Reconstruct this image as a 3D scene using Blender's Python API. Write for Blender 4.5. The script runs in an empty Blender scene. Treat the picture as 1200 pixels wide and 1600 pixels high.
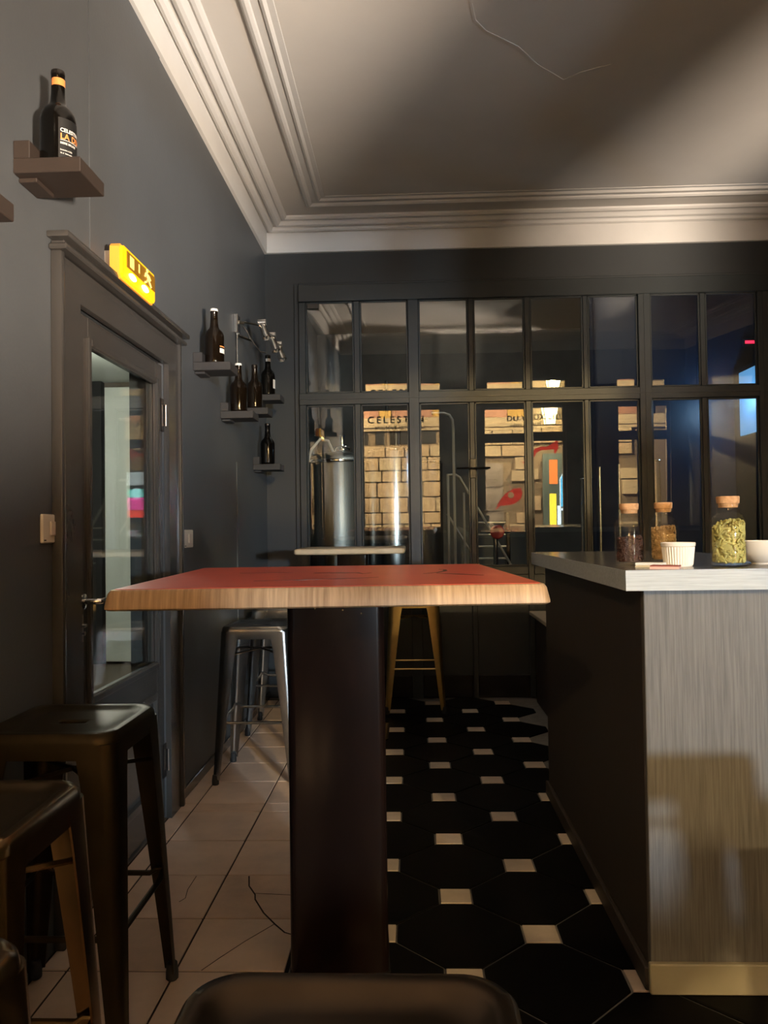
import bpy, bmesh, math, random
from mathutils import Vector, Matrix
random.seed(7)
S = bpy.context.scene
COL = S.collection
PI = math.pi

# ------------------------------------------------------------------ camera, world, exposure
cd = bpy.data.cameras.new('camera'); cam = bpy.data.objects.new('camera', cd); COL.objects.link(cam)
cd.sensor_fit = 'VERTICAL'; cd.sensor_height = 24.0; cd.sensor_width = 18.0
cd.lens = 1235.18 / 1600 * 24.0
cd.clip_start = 0.02; cd.clip_end = 200
_r = Vector((0.999265, 0.035761, -0.013831)); _d = Vector((-0.014631, 0.022185, -0.999647)); _f = Vector((-0.035442, 0.999114, 0.022692))
cam.matrix_world = Matrix(((_r.x, -_d.x, -_f.x, 0), (_r.y, -_d.y, -_f.y, 0), (_r.z, -_d.z, -_f.z, 1.2), (0, 0, 0, 1)))
S.camera = cam

W = bpy.data.worlds.new('night'); S.world = W; W.use_nodes = True
W.node_tree.nodes['Background'].inputs[0].default_value = (0.16, 0.20, 0.30, 1)
W.node_tree.nodes['Background'].inputs[1].default_value = 0.05

S.view_settings.view_transform = 'Standard'; S.view_settings.look = 'None'
S.view_settings.gamma = 1; S.view_settings.use_curve_mapping = False
S.view_settings.exposure = 0.0
cy = S.cycles
cy.use_denoising = True
cy.max_bounces = 10; cy.diffuse_bounces = 4; cy.glossy_bounces = 6; cy.transmission_bounces = 8; cy.transparent_max_bounces = 24
cy.sample_clamp_indirect = 6.0

def lamp(name, kind, loc, power, color, size=0.1, aim=None, spot=None, size_y=None, blend=0.3):
    l = bpy.data.lights.new(name, kind); o = bpy.data.objects.new(name, l); COL.objects.link(o)
    l.energy = power; l.color = color; o.location = loc
    if kind == 'AREA':
        l.size = size
        if size_y: l.shape = 'RECTANGLE'; l.size_y = size_y
    else: l.shadow_soft_size = size
    if aim is not None:
        o.rotation_euler = (Vector(aim) - Vector(loc)).to_track_quat('-Z', 'Y').to_euler()
    if spot: l.spot_size = math.radians(spot); l.spot_blend = blend
    return o
# low lit shop front across the street, car-height light, and an added fill for the facade
lamp('shop_light_low', 'SPOT', (3.9, -3.6, 0.15), 8000, (1.0, 0.82, 0.65), 0.3, aim=(0.37, 1.25, 1.85), spot=52, blend=.3)
lamp('shop_light_right', 'SPOT', (3.62, -4.9, 1.6), 2300, (0.74, 0.88, 1.0), 0.12, aim=(-0.75, 2.6, 1.1), spot=46, blend=.8)
lamp('facade_fill_light', 'POINT', (0.9, -1.7, 4.3), 6500, (1, .76, .46), .1)  # unseen lamp added above the shop front to brighten the facade opposite

# ------------------------------------------------------------------ mesh helpers
def new_obj(name, me, m=None, parent=None, smooth=True, angle=35):
    if m is not None: me.materials.append(m)
    if smooth and len(me.polygons):
        me.polygons.foreach_set('use_smooth', [True]*len(me.polygons))
        me.set_sharp_from_angle(angle=math.radians(angle))
    o = bpy.data.objects.new(name, me); COL.objects.link(o)
    if parent is not None: o.parent = parent
    return o
def mesh_of(name, verts, faces):
    me = bpy.data.meshes.new(name); me.from_pydata([tuple(v) for v in verts], [], faces); me.update(); return me
class G:
    """collects shapes; build() links them as one mesh object"""
    def __init__(s): s.v = []; s.f = []
    def add(s, v, f):
        n = len(s.v); s.v += [Vector(x) for x in v]; s.f += [tuple(i+n for i in q) for q in f]; return s
    def box(s, x0, x1, y0, y1, z0, z1, b=0.0, rot=None):
        bm = bmesh.new()
        r = bmesh.ops.create_cube(bm, size=1)
        for v in bm.verts: v.co = Vector(((x0+x1)/2+v.co.x*(x1-x0), (y0+y1)/2+v.co.y*(y1-y0), (z0+z1)/2+v.co.z*(z1-z0)))
        if b > 0: bmesh.ops.bevel(bm, geom=list(bm.edges), offset=b, segments=2 if b > .004 else 1, affect='EDGES', profile=.6)
        bm.verts.index_update(); vs = [v.co.copy() for v in bm.verts]; fs = [tuple(v.index for v in f.verts) for f in bm.faces]; bm.free()
        if rot is not None:
            c = Vector(((x0+x1)/2, (y0+y1)/2, (z0+z1)/2)); vs = [c + rot @ (v-c) for v in vs]
        return s.add(vs, fs)
    def lathe(s, prof, n=24, c=(0, 0, 0), sx=1, sy=1, ax=None):
        vs = []; fs = []; c = Vector(c)
        for r, z in prof:
            for k in range(n):
                a = 2*PI*k/n; p = Vector((r*math.cos(a)*sx, r*math.sin(a)*sy, z))
                if ax is not None: p = ax @ p
                vs.append(c+p)
        for i in range(len(prof)-1):
            for k in range(n):
                a = i*n+k; b = i*n+(k+1) % n; fs.append((a, b, b+n, a+n))
        if prof[0][0] > 1e-6: fs.append(tuple(reversed(range(n))))
        if prof[-1][0] > 1e-6: fs.append(tuple(range((len(prof)-1)*n, len(prof)*n)))
        return s.add(vs, fs)
    def tube(s, pts, r, n=10, cap=True):
        pts = [Vector(p) for p in pts]; rs = r if isinstance(r, (list, tuple)) else [r]*len(pts)
        t0 = (pts[1]-pts[0]).normalized(); up = Vector((0, 0, 1)) if abs(t0.z) < .9 else Vector((1, 0, 0))
        u = t0.cross(up).normalized(); vs = []; fs = []
        for i, p in enumerate(pts):
            t = (pts[min(i+1, len(pts)-1)]-pts[max(i-1, 0)]).normalized()
            u = (u - t*u.dot(t)).normalized(); w = t.cross(u)
            for k in range(n):
                a = 2*PI*k/n; vs.append(p+(u*math.cos(a)+w*math.sin(a))*rs[i])
        for i in range(len(pts)-1):
            for k in range(n):
                a = i*n+k; b = i*n+(k+1) % n; fs.append((a, b, b+n, a+n))
        if cap: fs += [tuple(reversed(range(n))), tuple(range((len(pts)-1)*n, len(pts)*n))]
        return s.add(vs, fs)
    def loops(s, ls, cap0=False, cap1=False, closed=True):
        n = len(ls[0]); vs = [Vector(p) for l in ls for p in l]; fs = []
        for i in range(len(ls)-1):
            for k in range(n if closed else n-1):
                a = i*n+k; b = i*n+(k+1) % n; fs.append((a, b, b+n, a+n))
        if cap0: fs.append(tuple(reversed(range(n))))
        if cap1: fs.append(tuple(range((len(ls)-1)*n, len(ls)*n)))
        return s.add(vs, fs)
    def prism(s, poly, z0, z1, mat=None):
        n = len(poly); vs = [Vector((x, y, z)) for z in (z0, z1) for x, y in poly]
        if mat is not None: vs = [mat @ v for v in vs]
        fs = [(k, (k+1) % n, (k+1) % n+n, k+n) for k in range(n)] + [tuple(reversed(range(n))), tuple(range(n, 2*n))]
        return s.add(vs, fs)
    def strip(s, pts, w, zt):
        """thin raised line lying on a horizontal surface"""
        pts = [Vector(p) for p in pts]; L = []
        for i, p in enumerate(pts):
            t = (pts[min(i+1, len(pts)-1)]-pts[max(i-1, 0)]); nn = Vector((-t.y, t.x, 0)).normalized()
            wi = (w[i] if isinstance(w, (list, tuple)) else w)/2
            L.append([p+nn*wi, p-nn*wi, p-nn*wi+Vector((0, 0, zt)), p+nn*wi+Vector((0, 0, zt))])
        return s.loops(L, True, True)
    def mesh(s, name):
        me = mesh_of(name, s.v, s.f); bm = bmesh.new(); bm.from_mesh(me); bmesh.ops.recalc_face_normals(bm, faces=bm.faces); bm.to_mesh(me); bm.free(); return me
    def build(s, name, m=None, parent=None, smooth=True, angle=35):
        return new_obj(name, s.mesh(name), m, parent, smooth, angle)

def thing(name, label, cat, loc=(0, 0, 0), rz=0, group=None):
    o = bpy.data.objects.new(name, None); COL.objects.link(o); o.location = loc; o.rotation_euler = (0, 0, rz)
    o.empty_display_size = .05
    return tag(o, label, cat, group)
def tag(o, label, cat, group=None):
    o['label'] = label; o['category'] = cat
    if group: o['group'] = group
    return o
def struct(o): o['kind'] = 'structure'; return o
def empty(name, loc=(0, 0, 0)):
    o = bpy.data.objects.new(name, None); COL.objects.link(o); o.location = loc; o.empty_display_size = .05; return o
def kids(o): return [c for c in bpy.data.objects if c.parent == o]
def dup(root, loc, rz=0, label=None, group=None, skip=()):
    r = root.copy(); COL.objects.link(r); r.location = loc; r.rotation_euler = (0, 0, rz)
    if label: r['label'] = label
    if group: r['group'] = group
    for ch in kids(root):
        if ch.name.split('.')[0] in skip: continue
        c = ch.copy(); COL.objects.link(c); c.parent = r
        for g in kids(ch):
            d = g.copy(); COL.objects.link(d); d.parent = c
    return r
def text_mesh(txt, size, depth=0.0, spacing=1.0):
    """flat lettering as verts, faces in the XY plane, origin at the left end of the base line"""
    cu = bpy.data.curves.new('t', 'FONT'); cu.body = txt; cu.size = size; cu.extrude = depth; cu.space_character = spacing; cu.resolution_u = 3; cu.offset = size*.022
    o = bpy.data.objects.new('t', cu); COL.objects.link(o)
    dg = bpy.context.evaluated_depsgraph_get(); me = o.evaluated_get(dg).to_mesh()
    vs = [v.co.copy() for v in me.vertices]; fs = [tuple(p.vertices) for p in me.polygons]
    o.evaluated_get(dg).to_mesh_clear(); bpy.data.objects.remove(o); bpy.data.curves.remove(cu)
    return vs, fs

# ------------------------------------------------------------------ materials
def mat(name, col, rough=.5, metal=0., var=.0, vscale=8., stretch=(1, 1, 1), bump=0., bscale=60., emit=None, estr=0., spec=.5, col2=None, wave=None, coat=0.):
    m = bpy.data.materials.new(name); m.use_nodes = True; nt = m.node_tree; b = nt.nodes['Principled BSDF']
    b.inputs['Base Color'].default_value = (*col, 1); b.inputs['Roughness'].default_value = rough; b.inputs['Metallic'].default_value = metal
    b.inputs['Specular IOR Level'].default_value = spec; b.inputs['Coat Weight'].default_value = coat
    L = nt.links.new
    tc = nt.nodes.new('ShaderNodeTexCoord'); mp = nt.nodes.new('ShaderNodeMapping'); mp.inputs['Scale'].default_value = stretch
    L(tc.outputs['Object'], mp.inputs['Vector'])
    if var > 0 or col2:
        c2 = col2 or tuple(min(1, c*(1-var)) for c in col); c1 = col if col2 else tuple(min(1, c*(1+var)) for c in col)
        if wave:
            t = nt.nodes.new('ShaderNodeTexWave'); t.bands_direction = wave; t.inputs['Distortion'].default_value = 7; t.inputs['Detail'].default_value = 4; t.inputs['Detail Scale'].default_value = 1.5
            t.inputs['Scale'].default_value = vscale; fac = t.outputs['Fac']
        else:
            t = nt.nodes.new('ShaderNodeTexNoise'); t.inputs['Scale'].default_value = vscale; t.inputs['Detail'].default_value = 6; t.inputs['Roughness'].default_value = .62; fac = t.outputs['Fac']
        L(mp.outputs['Vector'], t.inputs['Vector'])
        r = nt.nodes.new('ShaderNodeValToRGB'); r.color_ramp.elements[0].position = .3; r.color_ramp.elements[1].position = .7
        r.color_ramp.elements[0].color = (*c2, 1); r.color_ramp.elements[1].color = (*c1, 1)
        L(fac, r.inputs['Fac']); L(r.outputs['Color'], b.inputs['Base Color'])
    if bump > 0:
        n2 = nt.nodes.new('ShaderNodeTexNoise'); n2.inputs['Scale'].default_value = bscale; n2.inputs['Detail'].default_value = 4
        L(mp.outputs['Vector'], n2.inputs['Vector'])
        bp = nt.nodes.new('ShaderNodeBump'); bp.inputs['Strength'].default_value = bump; bp.inputs['Distance'].default_value = .004
        L(n2.outputs['Fac'], bp.inputs['Height']); L(bp.outputs['Normal'], b.inputs['Normal'])
    if emit: b.inputs['Emission Color'].default_value = (*emit, 1); b.inputs['Emission Strength'].default_value = estr
    return m
def glass(name, ior=1.5, tint=(1, 1, 1), rough=0.0, emit=None, estr=0, k=1.0):
    m = bpy.data.materials.new(name); m.use_nodes = True; nt = m.node_tree; nt.nodes.remove(nt.nodes['Principled BSDF'])
    out = nt.nodes['Material Output']; L = nt.links.new
    fr = nt.nodes.new('ShaderNodeFresnel'); ge = nt.nodes.new('ShaderNodeNewGeometry'); mr = nt.nodes.new('ShaderNodeMapRange'); mr.inputs['To Min'].default_value = ior; mr.inputs['To Max'].default_value = 1/ior
    L(ge.outputs['Backfacing'], mr.inputs['Value']); L(mr.outputs['Result'], fr.inputs['IOR'])
    tr = nt.nodes.new('ShaderNodeBsdfTransparent'); tr.inputs['Color'].default_value = (*tint, 1)
    gl = nt.nodes.new('ShaderNodeBsdfGlossy'); gl.inputs['Roughness'].default_value = rough
    mx = nt.nodes.new('ShaderNodeMixShader'); mu = nt.nodes.new('ShaderNodeMath'); mu.operation = 'MULTIPLY'; mu.inputs[1].default_value = k; L(fr.outputs['Fac'], mu.inputs[0]); L(mu.outputs[0], mx.inputs[0]); L(tr.outputs[0], mx.inputs[1]); L(gl.outputs[0], mx.inputs[2])
    res = mx.outputs[0]
    if emit:
        e = nt.nodes.new('ShaderNodeEmission'); e.inputs['Color'].default_value = (*emit, 1); e.inputs['Strength'].default_value = estr
        a = nt.nodes.new('ShaderNodeAddShader'); L(res, a.inputs[0]); L(e.outputs[0], a.inputs[1]); res = a.outputs[0]
    L(res, out.inputs['Surface']); return m

M = {}
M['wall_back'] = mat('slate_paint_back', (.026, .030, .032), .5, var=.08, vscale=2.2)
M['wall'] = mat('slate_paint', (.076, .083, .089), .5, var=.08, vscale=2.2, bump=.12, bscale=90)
M['wall_gloss'] = mat('slate_gloss_paint', (.050, .047, .044), .22, var=.08, vscale=5, bump=.05, bscale=40)
M['frame'] = mat('dark_frame_paint', (.022, .028, .030), .38, var=.08, vscale=9)
M['ceil'] = mat('ceiling_plaster', (.60, .575, .54), .85, var=.05, vscale=1.3, bump=.12, bscale=25)
M['cornice'] = mat('white_plaster', (.62, .61, .59), .6, var=.03, vscale=4, bump=.08, bscale=40)
M['grout_dark'] = mat('grout_grey', (.20, .185, .165), .9, var=.15, vscale=20)
M['beige'] = mat('beige_tile', (.72, .56, .44), .42, var=.12, vscale=5, bump=.05, bscale=30)
M['beige2'] = mat('beige_tile_worn', (.65, .49, .37), .5, var=.15, vscale=6, bump=.05, bscale=30)
M['grout_brown'] = mat('dirty_joint', (.035, .02, .014), .95)
M['octa'] = mat('black_tile', (.0045, .004, .0035), .5, var=.2, vscale=12, spec=.04, bump=.05, bscale=50)
M['insert'] = mat('cream_tile', (.52, .43, .34), .45, var=.1, vscale=14)
M['concrete'] = mat('bare_concrete', (.16, .155, .15), .9, var=.2, vscale=3)
M['dark'] = mat('dark_void', (.012, .012, .013), .8)
M['navy'] = mat('navy_paint', (.020, .034, .070), .45, var=.06, vscale=3)
M['chrome'] = mat('chrome', (.82, .82, .80), .12, 1.)
M['steel'] = mat('brushed_steel', (.58, .58, .57), .24, 1., var=.06, vscale=3, stretch=(30, 30, 1))
M['gunmetal'] = mat('gunmetal', (.36, .36, .35), .22, 1., var=.18, vscale=9)
M['bronze'] = mat('bronze_lacquer', (.24, .15, .07), .24, 1., var=.2, vscale=8)
M['bronze_dark'] = mat('dark_bronze_lacquer', (.05, .032, .018), .26, 1., var=.2, vscale=8)
M['blackmetal'] = mat('dark_bronze_metal', (.05, .037, .02), .48, 1., var=.2, vscale=8)
M['gold'] = mat('brass_lacquer', (.42, .30, .12), .3, 1., var=.12, vscale=9)
M['lit_steel'] = mat('street_lit_steel', (.74, .70, .62), .38, .55)  # street light reflected in the metal is put into this pale warm colour
M['rubber'] = mat('black_rubber', (.015, .015, .015), .7)
M['black'] = mat('black_lacquer', (.012, .010, .009), .22, spec=.5)
M['post'] = mat('post_lacquer', (.008, .004, .003), .2, var=.15, vscale=6, spec=.28)
M['oak'] = mat('oak_edge', (.52, .345, .19), .5, vscale=9, stretch=(14, 2, .6), col2=(.27, .16, .08), bump=.1, bscale=60)
M['red'] = mat('red_lacquer', (.60, .085, .042), .33, var=.06, vscale=7)
M['ink'] = mat('black_ink', (.02, .008, .006), .4)
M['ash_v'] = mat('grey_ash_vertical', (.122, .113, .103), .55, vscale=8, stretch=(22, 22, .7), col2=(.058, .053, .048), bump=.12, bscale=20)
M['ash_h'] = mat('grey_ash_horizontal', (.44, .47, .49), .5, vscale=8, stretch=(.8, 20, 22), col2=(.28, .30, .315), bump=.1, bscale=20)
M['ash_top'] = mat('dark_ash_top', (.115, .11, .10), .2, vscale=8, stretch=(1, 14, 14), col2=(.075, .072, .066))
M['wenge'] = mat('wenge_panel', (.032, .023, .018), .5, var=.2, vscale=8, stretch=(16, 16, .8))
M['kick'] = mat('kick_board', (.26, .225, .15), .5, var=.12, vscale=6)
M['shelfwood'] = mat('taupe_shelf', (.033, .023, .018), .55, var=.1, vscale=12, stretch=(2, 10, 10))
M['shelfgrey'] = mat('grey_shelf', (.030, .028, .028), .55, var=.1, vscale=12)
M['bottle'] = mat('dark_bottle_glass', (.003, .0025, .002), .07, spec=.35)
M['bottle_amber'] = mat('amber_bottle_glass', (.007, .004, .002), .07, spec=.4)
M['foil'] = mat('orange_foil', (.95, .32, .09), .4)
M['paper'] = mat('white_paper', (.78, .76, .72), .7)
M['labelblack'] = mat('black_label', (.010, .010, .010), .5)
M['white'] = mat('white_plastic', (.74, .68, .58), .35)
M['ceramic'] = mat('white_ceramic', (.80, .75, .68), .2)
M['cork'] = mat('cork', (.58, .34, .17), .85, vscale=55, col2=(.33, .16, .07), bump=.2, bscale=120)
M['pellet'] = mat('hop_pellet', (.40, .36, .12), .8, var=.25, vscale=30)
M['malt_dark'] = mat('roasted_malt', (.055, .022, .015), .6, var=.35, vscale=40)
M['malt_pale'] = mat('pale_malt', (.46, .29, .13), .7, var=.3, vscale=40)
M['pink'] = mat('pink_paper', (.78, .48, .42), .7)
M['redpaper'] = mat('dark_red_card', (.28, .06, .045), .6)
M['lightwood'] = mat('light_wood', (.50, .42, .30), .5, var=.15, vscale=8, stretch=(2, 12, 12))
M['pane'] = glass('clear_pane', 1.9, (.93, .95, .94))
M['doorpane'] = glass('door_pane', 1.5, (.95, .97, .95))
M['shoppane'] = glass('shop_pane', 1.45, (.97, .97, .97))
M['jarglass'] = glass('jar_glass', 1.5, (.985, .99, .985), k=.7)
M['corr'] = mat('pale_wall', (.62, .66, .61), .6, var=.05, vscale=2)
M['brown'] = mat('brown_paint', (.11, .085, .062), .45, var=.1, vscale=4)
M['stone'] = mat('sandstone', (.58, .46, .31), .9, vscale=3, col2=(.38, .29, .19), bump=.5, bscale=14)
M['stone2'] = mat('pale_stone', (.62, .53, .38), .9, vscale=6, col2=(.50, .41, .28), bump=.4, bscale=14)
M['brick'] = mat('red_brick_panel', (.42, .23, .165), .85, vscale=9, col2=(.34, .18, .13))
M['ochre'] = mat('ochre_stone', (.66, .44, .13), .85, var=.12, vscale=7)
M['pave'] = mat('paving', (.22, .20, .18), .8, var=.2, vscale=6)
M['lantern'] = glass('lantern_glass', 1.3, (1, .97, .9), emit=(1, .80, .34), estr=26)
M['letter'] = mat('dark_vinyl', (.008, .005, .004), .6)
M['mortar'] = mat('old_mortar', (.20, .155, .105), .95)
M['tank'] = mat('dull_tank_steel', (.26, .265, .255), .42, 1., var=.1, vscale=3, stretch=(30, 30, 1))
M['decal'] = mat('red_vinyl', (.40, .030, .020), .6)
_n = M['decal'].node_tree; _t = _n.nodes.new('ShaderNodeBsdfTranslucent'); _t.inputs['Color'].default_value = (.38, .03, .02, 1)
_x = _n.nodes.new('ShaderNodeMixShader'); _x.inputs[0].default_value = .3
_n.links.new(_n.nodes['Principled BSDF'].outputs[0], _x.inputs[1]); _n.links.new(_t.outputs[0], _x.inputs[2]); _n.links.new(_x.outputs[0], _n.nodes['Material Output'].inputs['Surface'])
def emis(name, c, s): return mat(name, tuple(x*.2 for x in c), .5, emit=c, estr=s)
M['e_cyan'] = emis('cyan_backlit', (.05, .50, .85), 9)
M['e_orange'] = emis('orange_backlit', (1, .22, .04), 9)
M['e_yellow'] = emis('yellow_backlit', (1, .70, .05), 10)
M['e_whiteb'] = emis('white_backlit', (.75, .90, 1), 9)
M['exit_glow'] = emis('exit_lens', (1, .48, .003), 1.7)
M['exit_rim'] = mat('exit_rim', (.85, .36, .05), .3, emit=(1, .26, .01), estr=.3)
M['exit_dark'] = mat('exit_pictogram_field', (.16, .075, .005), .4, emit=(.5, .20, .0), estr=.22)
M['exit_icon'] = mat('exit_icon', (.9, .6, .2), .4, emit=(1, .52, .08), estr=.75)
M['exit_lamp'] = emis('exit_bulb', (1, .85, .30), 12)
M['red_led'] = emis('red_led', (1, .02, .06), 3)
M['orange_lamp'] = emis('orange_indicator', (1, .35, .02), .7)
M['blue_glow'] = emis('blue_glow', (.2, .55, 1), .6)
M['cool_panel'] = emis('cooler_backlight', (.12, .40, .58), .16)
M['cool_white'] = emis('cooler_white', (.40, .66, .85), .3)
M['f_white'] = emis('flyer_white', (.80, .95, 1), 32)
M['f_cyan'] = emis('flyer_cyan', (.12, .75, .62), 16)
M['f_pink'] = emis('flyer_pink', (1, .08, .42), 16)
M['f_red'] = emis('flyer_red', (1, .07, .04), 16)
M['redpaint'] = mat('red_plastic', (.55, .02, .02), .35)

# ------------------------------------------------------------------ room shell
XL, XR, YF, YB, ZC = -1.05, 4.2, -0.8, 5.7, 3.43
floor = struct(G().box(-1.4, XR+.2, YF-.15, 9.0, -.15, -.006).build('floor', M['grout_dark']))
# beige tiles in two columns and a cut strip along the wall
ys = [-.58, -.275, .03, .335, .64, .945, 1.25, 1.557, 1.864, 2.171, 2.466, 2.775, 3.083, 3.397, 3.50, 3.803, 4.106, 4.41, 4.715, 5.02, 5.325, 5.62]
xs = [-1.045, -.968, -.667, -.364]
jt = .0032
joint = G().box(-1.05, -.36, YF, 5.66, -.006, -.0035)
joint.build('joint_bed', M['grout_brown'], floor)
for i in range(len(ys)-1):
    for j in range(3):
        h = random.uniform(-.0007, .0007)
        g = G().box(xs[j]+jt, xs[j+1]-jt, ys[i]+jt, ys[i+1]-jt, -.006, h, .0015)
        g.build('beige_tile', M['beige2'] if (i*3+j) % 4 == 0 else M['beige'], floor)
cr = [([(-.586, 2.763), (-.57, 2.687), (-.537, 2.624), (-.53, 2.59), (-.485, 2.499), (-.438, 2.43), (-.399, 2.379), (-.371, 2.365)], .005),
      ([(-.438, 2.43), (-.507, 2.328), (-.558, 2.241), (-.595, 2.173)], .0022), ([(-.771, 2.762), (-.772, 2.659), (-.762, 2.597), (-.775, 2.571)], .0022),
      ([(-.539, 2.633), (-.481, 2.628), (-.414, 2.621), (-.37, 2.618)], .002)]
for pts, w in cr:
    G().strip([(x, y, .0008) for x, y in pts], w, .0005).build('crack', M['grout_brown'], floor, smooth=False)
# octagon tiles with cream inserts
sx, x0, y0, hi = .2398, .1236, 2.383, .051
def ngon(pts, z0, z1):
    g = G(); ins = [(x*(1-.006/.2), y*(1-.006/.2)) for x, y in pts]
    g.loops([[(x, y, z0) for x, y in pts], [(x, y, z1-.001) for x, y in pts], [(x, y, z1) for x, y in ins]], cap1=True); return g
gp = .0022; a_ = sx-hi-gp*1.0; b_ = hi+.0
oc = [(a_, -b_+.001), (a_, b_-.001), (b_-.001, a_), (-b_+.001, a_), (-a_, b_-.001), (-a_, -b_+.001), (-b_+.001, -a_), (b_-.001, -a_)]
# pull diagonal edges in by the joint
oc = [(x*.988, y*.988) for x, y in oc]
octm = ngon(oc, -.006, 0).mesh('octagon_tile'); octm.materials.append(M['octa'])
q_ = hi-gp
insm = ngon([(q_, -q_), (q_, q_), (-q_, q_), (-q_, -q_)], -.006, .0003).mesh('insert_tile'); insm.materials.append(M['insert'])
for c in range(-3, 7):
    for i in range(-13, 14):
        x, y = x0+c*sx, y0+i*sx
        if c == -2:
            src = [(max(u, .003), v) for u, v in (oc if not (c+i) % 2 else [(q_, -q_), (q_, q_), (-q_, q_), (-q_, -q_)])]
            if -.7 < y < 5.62:
                kk = (c+i) % 2; hm = ngon([p for n_, p in enumerate(src) if p not in src[:n_]], -.006, .0003 if kk else 0).build('insert_tile' if kk else 'octagon_tile', M['insert'] if kk else M['octa'], floor)
                hm.location = (x, y, 0)
            continue
        if x < -.36+.0 or x > 1.55 or y > 5.62 or y < -.7: continue
        if x > .75 and y > 2.2: continue
        o = bpy.data.objects.new('insert_tile' if (c+i) % 2 else 'octagon_tile', insm if (c+i) % 2 else octm)
        COL.objects.link(o); o.parent = floor; o.location = (x, y, random.uniform(-.0004, .0004))
G().box(-.364, -.355, YF, 5.62, -.006, .0005).build('border_strip', M['octa'], floor)

# left wall with the door opening (door leaf y 2.43..3.31, top 1.91)
DY0, DY1, DZ = 2.42, 3.325, 1.925
wl = struct(G().box(XL-.15, XL, YF, DY0, 0, ZC).box(XL-.15, XL, DY1, 9.0, 0, ZC).box(XL-.15, XL, DY0, DY1, DZ, ZC).build('wall_left', M['wall'], smooth=False))
G().box(XL, XL+.003, 2.55, 3.29, 2.05, 3.24).build('wall_panel', M['wall'], wl)
G().box(XL, XL+.006, 4.70, 4.712, .1, 1.62).build('cable_cover', M['wall'], wl)
G().box(XL, XL+.010, 3.56, 3.575, .02, 2.05).build('panel_edge', M['wall'], wl)
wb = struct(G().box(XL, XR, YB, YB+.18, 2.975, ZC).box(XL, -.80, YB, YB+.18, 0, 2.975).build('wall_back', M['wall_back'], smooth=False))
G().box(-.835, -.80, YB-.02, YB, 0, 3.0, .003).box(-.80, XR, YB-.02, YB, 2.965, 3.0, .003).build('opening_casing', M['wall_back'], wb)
struct(G().box(XR, XR+.15, YF, 9.0, 0, ZC).build('wall_right', M['wall']))
cl = struct(G().box(XL-.15, XR+.15, YF-.15, 9.0, ZC, ZC+.12).build('ceiling', M['ceil']))
# ceiling seam / crack
ck = [(.27, 3.2), (.28, 3.314), (.306, 3.43), (.36, 3.507), (.519, 3.634), (.627, 3.777), (.782, 3.922), (.86, 3.86), (.99, 3.80)]
G().strip([(x, y, ZC-.0024) for x, y in ck], [.012, .012, .012, .008, .014, .012, .016, .014, .006], .0030).build('plaster_crack', M['ceil'], cl, smooth=False)
# cornice: profile (distance from wall, z), mitred around the room
prof = [(0, 3.225), (.018, 3.228), (.022, 3.24), (.022, 3.375), (.030, 3.385), (.034, 3.372), (.050, 3.366), (.066, 3.374), (.075, 3.395), (.088, 3.400), (.098, 3.386),
        (.112, 3.380), (.128, 3.386), (.140, 3.402), (.150, 3.412), (.162, 3.405), (.178, 3.407), (.190, 3.418), (.194, ZC), (0, ZC)]
def ring(pr):
    ls = []
    for (cx, cyy, ux, uy) in ((XL, YF, 1, 1), (XL, YB, 1, -1), (XR, YB, -1, -1), (XR, YF, -1, 1), (XL, YF, 1, 1)):
        ls.append([(cx+ux*t, cyy+uy*t, z) for t, z in pr])
    return ls
struct(G().loops(ring(prof)).build('trim_1', M['cornice'], angle=22))
p2 = [(.355, ZC), (.357, ZC-.010), (.368, ZC-.020), (.382, ZC-.022), (.396, ZC-.014), (.402, ZC-.006), (.440, ZC-.006), (.444, ZC-.013), (.456, ZC-.016), (.466, ZC-.008), (.470, ZC-.003), (.498, ZC-.003), (.500, ZC)]
struct(G().loops(ring(p2)).build('trim_2', M['cornice'], angle=22))
# skirting along the left wall
struct(G().box(XL, XL+.012, 3.47, 5.7, 0, .05, .003).build('baseboard_left', M['wall_gloss']))

# ------------------------------------------------------------------ door in the left wall
d1 = struct(empty('door_1'))
def yz_frame(g, y0, y1, z0, z1, w, xa, xb, bottom=True, b=.003):
    g.box(xa, xb, y0, y0+w, z0, z1, b); g.box(xa, xb, y1-w, y1, z0, z1, b); g.box(xa, xb, y0+w, y1-w, z1-w, z1, b)
    if bottom: g.box(xa, xb, y0+w, y1-w, z0, z0+w, b)
    return g
# architrave: flat casing with raised outer and inner mouldings
g = G(); g.box(XL, XL+.022, 2.29, 2.425, 0, 2.03); g.box(XL, XL+.022, 3.32, 3.455, 0, 2.03); g.box(XL, XL+.022, 2.425, 3.32, 1.92, 2.03)
g.build('casing', M['wall_gloss'], d1)
g = G(); g.box(XL+.0, XL+.055, 2.25, 3.49, 2.035, 2.052, .004); g.box(XL, XL+.042, 2.265, 3.475, 2.052, 2.066, .004); g.box(XL, XL+.065, 2.24, 3.50, 2.066, 2.085, .005)
g.build('door_head_moulding', M['wall_gloss'], d1)
g = G(); g.box(XL, XL+.034, 2.265, 2.292, 0, 2.036, .006).box(XL, XL+.034, 3.453, 3.48, 0, 2.036, .006)
g.build('casing_moulding', M['wall_gloss'], d1)
xa, xb = XL-.045, XL-.005
A0, A1, B0, B1 = 2.545, 3.225, .665, 1.825   # glass opening
g = G(); g.box(xa, xb, 2.43, A0, .01, 1.912, .003); g.box(xa, xb, A1, 3.312, .01, 1.912, .003); g.box(xa, xb, A0, A1, B1, 1.912, .003); g.box(xa, xb, A0, A1, .54, B0, .003); g.box(xa, xb, A0, A1, .01, .15, .003)
g.build('door_leaf', M['wall_gloss'], d1)
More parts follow.
